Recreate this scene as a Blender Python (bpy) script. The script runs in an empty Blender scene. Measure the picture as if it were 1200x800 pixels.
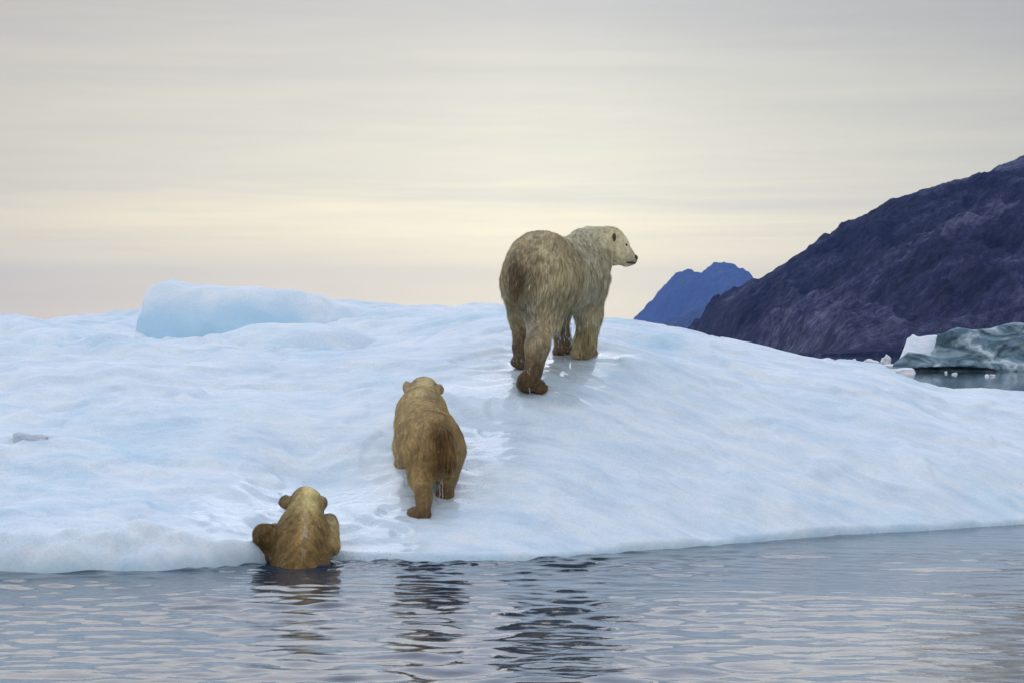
import bpy, math, random
import numpy as np
from mathutils import Vector

R = math.radians
rng = np.random.default_rng(7)
random.seed(7)

# ------------------------------------------------------------------ camera
scene = bpy.context.scene
col = scene.collection
CAM_H, F, HZ = 1.43, 2450.0, 412.0
cam_d = bpy.data.cameras.new("camera")
cam_d.sensor_width = 36.0
cam_d.lens = F / 1200.0 * 36.0
cam_d.clip_start = 0.1
cam_d.clip_end = 90000
cam = bpy.data.objects.new("camera", cam_d)
cam.location = (0, 0, CAM_H)
cam.rotation_euler = (R(90) + math.atan((HZ - 400) / F), 0, 0)
col.objects.link(cam)
scene.camera = cam

# ------------------------------------------------------------------ render / exposure
scene.render.engine = 'CYCLES'
scene.cycles.use_denoising = True
scene.cycles.max_bounces = 6
scene.cycles.volume_bounces = 1
scene.cycles.caustics_reflective = False
scene.cycles.caustics_refractive = False
scene.view_settings.view_transform = 'Standard'
scene.view_settings.look = 'None'
scene.view_settings.exposure = 0.0
scene.view_settings.gamma = 1.0

# ------------------------------------------------------------------ sun + sky
SUN_EL, SUN_AZ = R(24), R(-16)          # behind the cloud, ahead and a little left
world = bpy.data.worlds.new("World")
scene.world = world
world.use_nodes = True
wt = world.node_tree
wt.nodes.clear()


def nn(t, kind, **kw):
    n = t.nodes.new(kind)
    for k, v in kw.items():
        setattr(n, k, v)
    return n


def lk(t, a, b):
    t.links.new(a, b)


def math_node(t, op, a, b=None, clamp=False):
    n = nn(t, 'ShaderNodeMath', operation=op)
    n.use_clamp = clamp
    for i, x in enumerate((a, b)):
        if x is None:
            continue
        if isinstance(x, (int, float)):
            n.inputs[i].default_value = x
        else:
            lk(t, x, n.inputs[i])
    return n.outputs[0]


def ramp(t, fac, stops, interp='LINEAR'):
    n = nn(t, 'ShaderNodeValToRGB')
    n.color_ramp.interpolation = interp
    el = n.color_ramp.elements
    while len(el) < len(stops):
        el.new(0.5)
    for e, (p, c) in zip(el, stops):
        e.position = p
        e.color = (*c, 1) if len(c) == 3 else c
    lk(t, fac, n.inputs[0])
    return n.outputs[0]


def mix(t, fac, a, b, blend='MIX'):
    n = nn(t, 'ShaderNodeMix', data_type='RGBA', blend_type=blend)
    for s, x in ((n.inputs[0], fac), (n.inputs[6], a), (n.inputs[7], b)):
        if isinstance(x, (int, float)):
            s.default_value = x
        elif isinstance(x, tuple):
            s.default_value = (*x, 1)
        else:
            lk(t, x, s)
    return n.outputs[2]


def noise(t, vec, scale, detail=4, rough=0.55, dist=0.0):
    n = nn(t, 'ShaderNodeTexNoise')
    n.inputs['Scale'].default_value = scale
    n.inputs['Detail'].default_value = detail
    n.inputs['Roughness'].default_value = rough
    n.inputs['Distortion'].default_value = dist
    lk(t, vec, n.inputs['Vector'])
    return n.outputs['Fac']


def mapping(t, vec, scale=(1, 1, 1), rot=(0, 0, 0), loc=(0, 0, 0)):
    n = nn(t, 'ShaderNodeMapping')
    n.inputs['Scale'].default_value = scale
    n.inputs['Rotation'].default_value = rot
    n.inputs['Location'].default_value = loc
    lk(t, vec, n.inputs['Vector'])
    return n.outputs[0]


tc = nn(wt, 'ShaderNodeTexCoord')
dirv = tc.outputs['Generated']
sep = nn(wt, 'ShaderNodeSeparateXYZ')
lk(wt, dirv, sep.inputs[0])
# thin altostratus drawn out in level streaks
st = noise(wt, mapping(wt, dirv, (2.2, 2.2, 55.0), (R(2.0), R(1.2), 0)), 1.0, 5, 0.6, 0.4)
st2 = noise(wt, mapping(wt, dirv, (6.0, 6.0, 70.0), (R(-3.0), R(3.5), 0)), 1.0, 6, 0.62, 0.9)
warp = math_node(wt, 'MULTIPLY', math_node(wt, 'SUBTRACT', st, 0.5), 0.055)
elev = math_node(wt, 'ADD', sep.outputs['Z'], warp, True)
SK = 10.0   # cloud radiance is divided out again by the 0.1 background strength
front = ramp(wt, elev, [(p, tuple(SK * c for c in k)) for p, k in [
    (0.000, (2.12, 1.82, 1.00)), (0.022, (2.04, 1.79, 1.00)), (0.045, (1.98, 1.73, 0.95)),
    (0.075, (1.28, 1.18, 0.82)), (0.120, (0.98, 0.93, 0.71)), (0.165, (0.74, 0.71, 0.60)),
    (0.26, (0.66, 0.70, 0.77)), (0.42, (0.58, 0.75, 1.12)), (1.0, (1.10, 1.22, 1.52))]])
back = ramp(wt, elev, [(p, tuple(SK * c for c in k)) for p, k in [
    (0.0, (1.55, 1.46, 1.36)), (0.15, (1.60, 1.55, 1.48)), (0.45, (1.25, 1.29, 1.36)), (1.0, (1.10, 1.22, 1.52))]])
fb = nn(wt, 'ShaderNodeMapRange')
fb.inputs['From Min'].default_value = -0.35
fb.inputs['From Max'].default_value = 0.6
lk(wt, sep.outputs['Y'], fb.inputs['Value'])
cloud = mix(wt, fb.outputs[0], back, front)
streak = ramp(wt, st2, [(0.32, (0.96, 0.962, 0.972)), (0.52, (1.0, 1.0, 1.0)), (0.70, (1.035, 1.032, 1.012))])
cloud = mix(wt, 1.0, cloud, streak, 'MULTIPLY')
# the cloud sheet is thickest away from the sun's bearing
az = nn(wt, 'ShaderNodeMapRange')
az.inputs['From Min'].default_value = 0.02
az.inputs['From Max'].default_value = 0.26
az.inputs['To Min'].default_value = 1.0
az.inputs['To Max'].default_value = 0.64
lk(wt, math_node(wt, 'ABSOLUTE', math_node(wt, 'ADD', sep.outputs['X'], -0.02)), az.inputs['Value'])
grey = nn(wt, 'ShaderNodeCombineColor')
for i in range(3):
    lk(wt, az.outputs[0], grey.inputs[i])
cloud = mix(wt, 1.0, cloud, grey.outputs[0], 'MULTIPLY')
sky = nn(wt, 'ShaderNodeTexSky', sky_type='NISHITA')
sky.sun_disc = False
sky.sun_elevation = SUN_EL
sky.sun_rotation = SUN_AZ
skyc = mix(wt, 0.90, sky.outputs[0], cloud)
bg = nn(wt, 'ShaderNodeBackground')
bg.inputs['Strength'].default_value = 0.1
lk(wt, skyc, bg.inputs['Color'])
wo = nn(wt, 'ShaderNodeOutputWorld')
lk(wt, bg.outputs[0], wo.inputs['Surface'])

sun_d = bpy.data.lights.new("sun", 'SUN')
sun_d.energy = 0.75
sun_d.angle = R(60)
sun_d.color = (1.0, 0.975, 0.94)
sun = bpy.data.objects.new("sun", sun_d)
d = Vector((math.sin(SUN_AZ) * math.cos(SUN_EL), math.cos(SUN_AZ) * math.cos(SUN_EL), math.sin(SUN_EL)))
sun.rotation_euler = d.to_track_quat('Z', 'Y').to_euler()
sun.location = (0, 0, 30)
col.objects.link(sun)


# ================================================================== helpers
def at(u, v, D):
    """world point seen at photo pixel (u, v) at ground distance D"""
    return np.array([(u - 600.0) / F * D, D, CAM_H + (HZ - v) / F * D])


def tag(o, label=None, cat=None, group=None, kind=None):
    for k, v in (('label', label), ('category', cat), ('group', group), ('kind', kind)):
        if v:
            o[k] = v
    return o


def mesh_obj(name, V, faces, mat, parent=None, smooth=True, cols=None, normals=None):
    """faces: (n,k) array, or list of such arrays"""
    if isinstance(faces, np.ndarray):
        faces = [faces]
    me = bpy.data.meshes.new(name)
    V = np.asarray(V, dtype=np.float32)
    loops = np.concatenate([f.ravel() for f in faces]).astype(np.int32)
    sizes = np.concatenate([np.full(len(f), f.shape[1]) for f in faces]).astype(np.int32)
    me.vertices.add(len(V))
    me.vertices.foreach_set('co', V.ravel())
    me.loops.add(len(loops))
    me.loops.foreach_set('vertex_index', loops)
    me.polygons.add(len(sizes))
    me.polygons.foreach_set('loop_start', np.concatenate([[0], np.cumsum(sizes)[:-1]]).astype(np.int32))
    me.polygons.foreach_set('use_smooth', np.full(len(sizes), smooth, dtype=bool))
    me.update(calc_edges=True)
    me.validate()
    if cols is not None:
        a = me.color_attributes.new('col', 'FLOAT_COLOR', 'POINT')
        c4 = np.ones((len(V), 4), dtype=np.float32)
        c4[:, :cols.shape[1]] = cols
        a.data.foreach_set('color', c4.ravel())
    if normals is not None:
        me.normals_split_custom_set_from_vertices(np.asarray(normals, dtype=np.float32))
    if mat:
        me.materials.append(mat)
    o = bpy.data.objects.new(name, me)
    col.objects.link(o)
    if parent:
        o.parent = parent
    return o


def empty(name, loc):
    o = bpy.data.objects.new(name, None)
    o.location = tuple(float(x) for x in loc)
    o.empty_display_size = 0.2
    col.objects.link(o)
    return o


def to_local(o, parent):
    """parent o (built in world coordinates) to an unrotated empty"""
    o.parent = parent
    o.location = -parent.location
    return o


# --- numpy gradient noise
_perm = np.random.default_rng(3).permutation(256)
_perm = np.concatenate([_perm, _perm, _perm])
_g3 = np.random.default_rng(5).normal(size=(256, 3))
_g3 /= np.linalg.norm(_g3, axis=1)[:, None]


def perlin(x, y, z=None):
    x = np.asarray(x, float)
    y = np.asarray(y, float)
    z = np.zeros_like(x) if z is None else np.asarray(z, float)
    xi, yi, zi = np.floor(x).astype(int), np.floor(y).astype(int), np.floor(z).astype(int)
    xf, yf, zf = x - xi, y - yi, z - zi
    fade = lambda t: t * t * t * (t * (t * 6 - 15) + 10)
    u, v, w = fade(xf), fade(yf), fade(zf)

    def g(i, j, k):
        h = _perm[(_perm[(_perm[(xi + i) & 255] + yi + j) & 255] + zi + k) & 255]
        gr = _g3[h]
        return gr[..., 0] * (xf - i) + gr[..., 1] * (yf - j) + gr[..., 2] * (zf - k)
    l = lambda a, b, t: a + (b - a) * t
    return l(l(l(g(0, 0, 0), g(1, 0, 0), u), l(g(0, 1, 0), g(1, 1, 0), u), v),
             l(l(g(0, 0, 1), g(1, 0, 1), u), l(g(0, 1, 1), g(1, 1, 1), u), v), w) * 1.6


def fbm(x, y, z=None, oct=4, gain=0.5, ridged=False):
    s = 0.0
    a = 1.0
    for i in range(oct):
        f = 2.03 ** i
        n = perlin(x * f + 17.3 * i, y * f - 9.1 * i, None if z is None else z * f + 5.7 * i)
        s = s + a * ((1 - 2 * np.abs(n)) if ridged else n)
        a *= gain
    return s


def sstep(a, b, x):
    t = np.clip((x - a) / (b - a), 0, 1)
    return t * t * (3 - 2 * t)


def grid_faces(nx, ny):
    i = np.arange(nx * ny).reshape(nx, ny)
    return np.stack([i[:-1, :-1], i[1:, :-1], i[1:, 1:], i[:-1, 1:]], -1).reshape(-1, 4)


def heightfield(name, xs, ys, Z, mat, cols=None):
    X, Y = np.meshgrid(xs, ys, indexing='ij')
    return mesh_obj(name, np.stack([X, Y, Z], -1).reshape(-1, 3), grid_faces(len(xs), len(ys)), mat, cols=cols)


def gblur(A, sig, axis):
    n = int(3 * sig) + 1
    k = np.exp(-0.5 * (np.arange(-n, n + 1) / sig) ** 2)
    k /= k.sum()
    P = np.pad(A, [(n, n) if i == axis else (0, 0) for i in range(A.ndim)], mode='edge')
    return sum(k[j] * np.take(P, np.arange(j, j + A.shape[axis]), axis=axis) for j in range(2 * n + 1))


# --- implicit surfaces
_ED = [((0, 0, 0), (1, 0, 0)), ((0, 1, 0), (1, 1, 0)), ((0, 0, 1), (1, 0, 1)), ((0, 1, 1), (1, 1, 1)),
       ((0, 0, 0), (0, 1, 0)), ((1, 0, 0), (1, 1, 0)), ((0, 0, 1), (0, 1, 1)), ((1, 0, 1), (1, 1, 1)),
       ((0, 0, 0), (0, 0, 1)), ((1, 0, 0), (1, 0, 1)), ((0, 1, 0), (0, 1, 1)), ((1, 1, 0), (1, 1, 1))]


def surface_nets(Fv, o, h):
    nx, ny, nz = Fv.shape
    c = np.zeros((nx - 1, ny - 1, nz - 1, 3))
    n = np.zeros((nx - 1, ny - 1, nz - 1))
    sub = lambda i, j, k: Fv[i:nx - 1 + i, j:ny - 1 + j, k:nz - 1 + k]
    for a, b in _ED:
        fa, fb = sub(*a), sub(*b)
        m = (fa < 0) != (fb < 0)
        t = np.where(m, fa / np.where(m, fa - fb, 1), 0)
        for ax in range(3):
            c[..., ax] += np.where(m, a[ax] + t * (b[ax] - a[ax]), 0)
        n += m
    act = n > 0
    idx = -np.ones(n.shape, int)
    idx[act] = np.arange(act.sum())
    V = (c[act] / n[act][:, None] + np.argwhere(act)) * h + o
    S = Fv < 0
    faces = []
    for ax in range(3):
        b, d_ = (ax + 1) % 3, (ax + 2) % 3
        sl0 = [slice(1, -1)] * 3
        sl1 = [slice(1, -1)] * 3
        sl0[ax] = slice(0, -1)
        sl1[ax] = slice(1, None)
        A, B = S[tuple(sl0)], S[tuple(sl1)]
        for flip, m in ((False, A & ~B), (True, ~A & B)):
            p = np.argwhere(m)
            p[:, b] += 1
            p[:, d_] += 1
            e1 = np.zeros(3, int)
            e1[b] = 1
            e2 = np.zeros(3, int)
            e2[d_] = 1
            q = [p - e1 - e2, p - e2, p, p - e1]
            q = [idx[tuple(z.T)] for z in q]
            f = np.stack(q[::-1] if flip else q, -1)
            faces.append(f)
    return V, np.concatenate(faces)


def vnormals(V, Fq):
    n = np.cross(V[Fq[:, 2]] - V[Fq[:, 0]], V[Fq[:, 3]] - V[Fq[:, 1]])
    N = np.zeros_like(V)
    for k in range(4):
        for ax in range(3):
            N[:, ax] += np.bincount(Fq[:, k], n[:, ax], len(V))
    return N / (np.linalg.norm(N, axis=1)[:, None] + 1e-12)


def smooth_verts(V, Fq, it, lam=0.5):
    e = np.concatenate([Fq[:, [0, 1]], Fq[:, [1, 2]], Fq[:, [2, 3]], Fq[:, [3, 0]]])
    for _ in range(it):
        S = np.zeros_like(V)
        cnt = np.bincount(e[:, 0], minlength=len(V)) + np.bincount(e[:, 1], minlength=len(V))
        for ax in range(3):
            S[:, ax] = np.bincount(e[:, 0], V[e[:, 1], ax], len(V)) + np.bincount(e[:, 1], V[e[:, 0], ax], len(V))
        V = V + lam * (S / cnt[:, None] - V)
    return V


def smin(a, b, k):
    h = np.maximum(k - np.abs(a - b), 0) / k
    return np.minimum(a, b) - h * h * k * 0.25


def frame(fwd):
    """columns right, forward, up for a forward vector"""
    f = np.array(fwd, float)
    f /= np.linalg.norm(f)
    r = np.cross(f, (0, 0, 1.0))
    r /= np.linalg.norm(r)
    return np.stack([r, f, np.cross(r, f)], 1)


def sd_ell(P, c, r, M=None):
    q = P - c
    if M is not None:
        q = q @ M
    k0 = np.linalg.norm(q / r, axis=-1)
    k1 = np.linalg.norm(q / (np.array(r) ** 2), axis=-1) + 1e-9
    return k0 * (k0 - 1) / k1


def sd_cone(P, a, ra, b, rb):
    ab = b - a
    t = np.clip(((P - a) @ ab) / (ab @ ab), 0, 1)
    return np.linalg.norm(P - a - t[..., None] * ab, axis=-1) - (ra + (rb - ra) * t)


def sd_rbox(P, c, half, r, M=None):
    q = P - c
    if M is not None:
        q = q @ M
    q = np.abs(q) - (np.array(half) - r)
    return np.linalg.norm(np.maximum(q, 0), axis=-1) + np.minimum(q.max(-1), 0) - r


def lattice(lo, hi, h):
    ax = [np.arange(lo[i], hi[i] + h, h) for i in range(3)]
    G = np.stack(np.meshgrid(*ax, indexing='ij'), -1)
    return G, np.array(lo, float)


# ================================================================== materials
def new_mat(name):
    m = bpy.data.materials.new(name)
    m.use_nodes = True
    t = m.node_tree
    p = t.nodes['Principled BSDF']
    return m, t, p


def bump(t, height, strength, dist, nrm=None):
    b = nn(t, 'ShaderNodeBump')
    b.inputs['Strength'].default_value = strength
    b.inputs['Distance'].default_value = dist
    lk(t, height, b.inputs['Height'])
    if nrm is not None:
        lk(t, nrm, b.inputs['Normal'])
    return b.outputs[0]


def mat_ice(name='ice', base=(0.85, 0.91, 0.955), blue=(0.60, 0.80, 0.90), grain=1.0, sss=0.22, streaks=True):
    m, t, p = new_mat(name)
    tcn = nn(t, 'ShaderNodeTexCoord')
    v = tcn.outputs['Object']
    n1 = noise(t, mapping(t, v, (0.55, 0.9, 0.4)), 1.3, 5, 0.6, 0.5)
    n2 = noise(t, mapping(t, v, (0.6, 1.8, 0.5)), 3.0, 7, 0.66, 0.3)
    n3 = noise(t, v, 70.0 / grain, 3, 0.7)
    n4 = noise(t, mapping(t, v, (1.0, 1.8, 0.8)), 16.0 / grain, 5, 0.65, 0.4)
    f = ramp(t, n1, [(0.48, (0, 0, 0)), (0.80, (1, 1, 1))])
    c = mix(t, f, base, blue)
    c2 = ramp(t, n2, [(0.32, (0.76, 0.84, 0.91)), (0.60, (1.0, 1.0, 1.0))])
    c = mix(t, 1.0, c, c2, 'MULTIPLY')
    g1 = noise(t, v, 55.0 / grain, 4, 0.8)
    c = mix(t, 1.0, c, ramp(t, g1, [(0.36, (0.90, 0.92, 0.94)), (0.52, (1.0, 1.0, 1.0)), (0.66, (1.06, 1.05, 1.04))]), 'MULTIPLY')
    at_ = nn(t, 'ShaderNodeAttribute', attribute_name='col')
    sepc = nn(t, 'ShaderNodeSeparateColor')
    lk(t, at_.outputs['Color'], sepc.inputs[0])
    if streaks:
        # R = wet trail, G = clear blue ice and the adult's painted shade, B = dirt
        c = mix(t, sepc.outputs[1], c, (0.36, 0.62, 0.80))
        c = mix(t, math_node(t, 'MULTIPLY', sepc.outputs[0], 0.45), c, (0.62, 0.76, 0.85))
        c = mix(t, sepc.outputs[2], c, (0.30, 0.30, 0.30))
    lk(t, c, p.inputs['Base Color'])
    r = ramp(t, n4, [(0.35, (0.55,) * 3), (0.62, (0.80,) * 3)])
    if streaks:
        r = mix(t, sepc.outputs[0], r, ramp(t, n4, [(0.40, (0.08,) * 3), (0.62, (0.30,) * 3)]))
    lk(t, r, p.inputs['Roughness'])
    p.inputs['IOR'].default_value = 1.31
    if streaks:
        lk(t, sepc.outputs[0], p.inputs['Coat Weight'])
        p.inputs['Coat Roughness'].default_value = 0.07
        p.inputs['Coat IOR'].default_value = 1.4
    p.inputs['Subsurface Weight'].default_value = sss
    p.inputs['Subsurface Radius'].default_value = (0.5, 0.9, 1.0)
    p.inputs['Subsurface Scale'].default_value = 0.06
    h = math_node(t, 'ADD', math_node(t, 'MULTIPLY', n4, 1.0), math_node(t, 'MULTIPLY', n3, 0.25))
    if streaks:
        h = math_node(t, 'MULTIPLY', h, math_node(t, 'ADD', math_node(t, 'MULTIPLY', sepc.outputs[0], 1.6), 0.9))
    p.inputs['Specular IOR Level'].default_value = 0.4
    lk(t, bump(t, h, 0.40, 0.016 * grain), p.inputs['Normal'])
    return m


M_ICE = mat_ice()


def mat_rock(name, c0, c1, c2, scale, rough=0.95):
    m, t, p = new_mat(name)
    tcn = nn(t, 'ShaderNodeTexCoord')
    v = mapping(t, tcn.outputs['Object'], (1, 0.7, 1), (0, R(38), 0))     # slabs dip down to the left
    va = mapping(t, v, (0.6, 1.0, 1.7))
    n1 = noise(t, va, 0.022 * scale, 12, 0.74, 0.1)
    n2 = noise(t, mapping(t, v, (0.6, 1.0, 1.5)), 0.22 * scale, 9, 0.80, 0.15)
    c = ramp(t, n1, [(0.36, c0), (0.50, c1), (0.66, c2)])
    c = mix(t, 0.85, c, ramp(t, n2, [(0.36, (0.25, 0.25, 0.28)), (0.50, (0.9, 0.9, 0.95)), (0.62, (2.1, 2.0, 1.9))]), 'MULTIPLY')
    at_ = nn(t, 'ShaderNodeAttribute', attribute_name='col')   # paler gneiss of the spur
    c = mix(t, at_.outputs['Fac'], c, mix(t, 1.0, c, (2.1, 2.0, 1.7), 'MULTIPLY'))
    lk(t, c, p.inputs['Base Color'])
    p.inputs['Roughness'].default_value = rough
    p.inputs['Specular IOR Level'].default_value = 0.2
    lk(t, bump(t, n2, 1.0, 6.0 / scale), p.inputs['Normal'])
    return m


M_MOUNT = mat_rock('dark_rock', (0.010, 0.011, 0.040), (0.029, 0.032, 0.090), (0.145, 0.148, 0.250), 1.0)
M_PEAK = mat_rock('haze_tinted_rock', (0.045, 0.065, 0.13), (0.065, 0.095, 0.18), (0.12, 0.15, 0.24), 0.16)  # some of the distance haze's blue is mixed into this rock colour


def mat_water():
    m, t, p = new_mat('sea_water')
    tcn = nn(t, 'ShaderNodeTexCoord')
    v = tcn.outputs['Object']
    p.inputs['Base Color'].default_value = (0.010, 0.034, 0.066, 1)
    p.inputs['Roughness'].default_value = 0.02
    p.inputs['IOR'].default_value = 1.333
    n1 = noise(t, mapping(t, v, (1.0, 1.5, 1.0)), 9.0, 3, 0.55, 0.6)
    n2 = noise(t, mapping(t, v, (0.6, 1.2, 1.0)), 26.0, 2, 0.5, 0.3)
    h = math_node(t, 'ADD', n1, math_node(t, 'MULTIPLY', n2, 0.18))
    lk(t, bump(t, h, 0.25, 0.008), p.inputs['Normal'])
    return m


M_WATER = mat_water()


def mat_fur(name, rough, hair=False):
    m, t, p = new_mat(name)
    a = nn(t, 'ShaderNodeAttribute', attribute_name='col')
    tcn = nn(t, 'ShaderNodeTexCoord')
    n = noise(t, tcn.outputs['Object'], 9.0, 4, 0.6)
    c = mix(t, 1.0, a.outputs['Color'], ramp(t, n, [(0.3, (0.80, 0.78, 0.74)), (0.7, (1.12, 1.12, 1.12))]), 'MULTIPLY')
    lk(t, c, p.inputs['Base Color'])
    p.inputs['Roughness'].default_value = rough
    p.inputs['Specular IOR Level'].default_value = 0.22
    if hair:                                     # light passes through the hollow hairs
        tl = nn(t, 'ShaderNodeBsdfTranslucent')
        lk(t, c, tl.inputs['Color'])
        mx = nn(t, 'ShaderNodeMixShader')
        mx.inputs[0].default_value = 0.22
        lk(t, p.outputs[0], mx.inputs[1])
        lk(t, tl.outputs[0], mx.inputs[2])
        lk(t, mx.outputs[0], t.nodes['Material Output'].inputs['Surface'])
    return m


M_FUR = mat_fur('wet_fur', 0.40, True)
M_SKIN = mat_fur('fur_undercoat', 0.7)


def mat_plain(name, c, rough=0.5):
    m, t, p = new_mat(name)
    tcn = nn(t, 'ShaderNodeTexCoord')
    n = noise(t, tcn.outputs['Object'], 40.0, 3, 0.6)
    lk(t, ramp(t, n, [(0.3, tuple(0.75 * x for x in c)), (0.7, tuple(1.2 * x for x in c))]), p.inputs['Base Color'])
    p.inputs['Roughness'].default_value = rough
    return m


M_NOSE = mat_plain('nose_skin', (0.012, 0.011, 0.012), 0.35)
M_EYE = mat_plain('eye_black', (0.008, 0.007, 0.006), 0.08)
M_CLAW = mat_plain('claw_horn', (0.03, 0.025, 0.02), 0.35)
M_EAR = mat_plain('ear_skin', (0.085, 0.065, 0.045), 0.8)
m_, t_, p_ = new_mat('water_drop')
p_.inputs['Base Color'].default_value = (0.95, 0.97, 1.0, 1)
p_.inputs['Roughness'].default_value = 0.05
p_.inputs['IOR'].default_value = 1.33
p_.inputs['Transmission Weight'].default_value = 0.5
M_DROP = m_

# ================================================================== ice floe (the ground)
T_N = np.arange(-0.2, 12.0, 0.05)
COLS = {   # photo column : (distance of the water's edge, lip height, [(v, D) ...] surface points back to the crest)
    -300: (13.3, .23, [(560, 15.0), (470, 16.8), (418, 18.6), (400, 20.0), (376, 22.0)]),
    0: (13.68, .23, [(590, 14.6), (500, 16.3), (408, 18.6), (412, 19.6), (368, 22.0)]),
    70: (13.68, .23, [(590, 14.6), (505, 16.2), (404, 18.6), (408, 19.6), (371, 22.0)]),
    130: (13.68, .23, [(595, 14.6), (520, 16.0), (390, 18.6), (402, 19.3), (400, 20.3), (372, 22.0)]),
    200: (13.72, .23, [(600, 14.6), (540, 15.6), (399, 18.5), (412, 19.2), (408, 20.4), (362, 21.8)]),
    290: (14.15, .13, [(600, 14.8), (560, 15.3), (470, 16.8), (413, 18.2), (416, 18.9), (404, 20.4), (356, 21.6)]),
    400: (14.38, .03, [(600, 15.0), (540, 15.9), (470, 16.9), (411, 18.3), (411, 18.9), (384, 20.2), (352, 21.5)]),
    500: (14.28, .03, [(605, 14.9), (545, 15.66), (470, 16.75), (402, 18.5), (398, 19.2), (353, 21.0)]),
    580: (14.36, .03, [(560, 15.5), (490, 16.5), (436, 17.3), (405, 18.3), (354, 20.7)]),
    620: (14.45, .03, [(545, 15.7), (466, 16.80), (448, 17.05), (430, 17.4), (419, 17.95), (392, 19.0), (357, 20.5)]),
    660: (14.62, .02, [(545, 15.8), (468, 16.9), (446, 17.15), (427, 17.6), (418, 18.0), (393, 18.9), (364, 20.2)]),
    700: (14.84, .02, [(545, 15.9), (470, 16.95), (438, 17.4), (421, 17.9), (396, 18.9), (372, 20.0)]),
    800: (15.30, .02, [(500, 16.9), (425, 18.4), (387, 20.0)]),
    850: (15.57, .02, [(510, 17.0), (436, 18.5), (397, 20.1)]),
    900: (15.85, .02, [(520, 17.1), (450, 18.5), (411, 20.2)]),
    950: (16.12, .02, [(525, 17.3), (453, 18.7), (420, 20.3)]),
    1000: (16.40, .02, [(530, 17.5), (455, 19.0), (424, 20.4)]),
    1040: (16.56, .02, [(534, 17.6), (465, 19.0), (428, 20.4)]),
    1070: (16.70, .02, [(537, 17.65), (472, 19.0), (441, 20.4)]),
    1100: (16.84, .02, [(540, 17.7), (480, 19.0), (455, 20.4)]),
    1150: (17.10, .02, [(540, 18.0), (482, 19.3), (460, 20.5)]),
    1200: (17.34, .02, [(540, 18.3), (482, 19.5), (459, 20.6)]),
    1500: (18.9, .02, [(535, 19.6), (490, 20.5), (470, 21.3)]),
}
_us = np.array(sorted(COLS))
_fine = np.arange(-300, 1501, 10.0)
_tab = []
for uu in _us:
    De, lip, pts = COLS[uu]
    ts = [0.0] + [Dd - De for _, Dd in pts]
    zs = [lip] + [CAM_H + (HZ - v) / F * Dd for v, Dd in pts]
    tc_, zc = ts[-1], zs[-1]
    back_ = [(0.5, zc - 0.07), (1.0, zc - 0.25), (1.8, zc - 0.8), (2.6, -0.35), (4.5, -1.0)]
    ts += [tc_ + a for a, _ in back_]
    zs += [min(b, zc - 0.01) for _, b in back_]
    _tab.append(np.interp(T_N, ts, zs))
_tab = np.array(_tab)
_Z = np.stack([np.interp(_fine, _us, _tab[:, j]) for j in range(len(T_N))], 1)
_Z = gblur(gblur(_Z, 2.4, 1), 1.6, 0)
_DE = gblur(np.interp(_fine, _us, [COLS[u][0] for u in _us])[:, None], 2.0, 0)[:, 0]
_LIP = np.interp(_fine, _us, [COLS[u][1] for u in _us])


def floe_edge(x, y):
    u = 600 + F * x / y
    e = np.interp(u, _fine, _DE)
    left = sstep(330, 200, u)
    e = e + left * (0.16 * np.abs(perlin(x * 1.15 + 0.4, y * 0.1 + 1.0)) - 0.05)
    e = e + (0.035 + 0.025 * left) * perlin(x * 1.7, y * 0.2 + 3.3) + 0.016 * perlin(x * 5.3, y * 0.3 + 8.1)
    e = e + 0.13 * np.exp(-((u - 352) / 45.0) ** 2)             # the cub has worn a notch here
    return u, e


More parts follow.
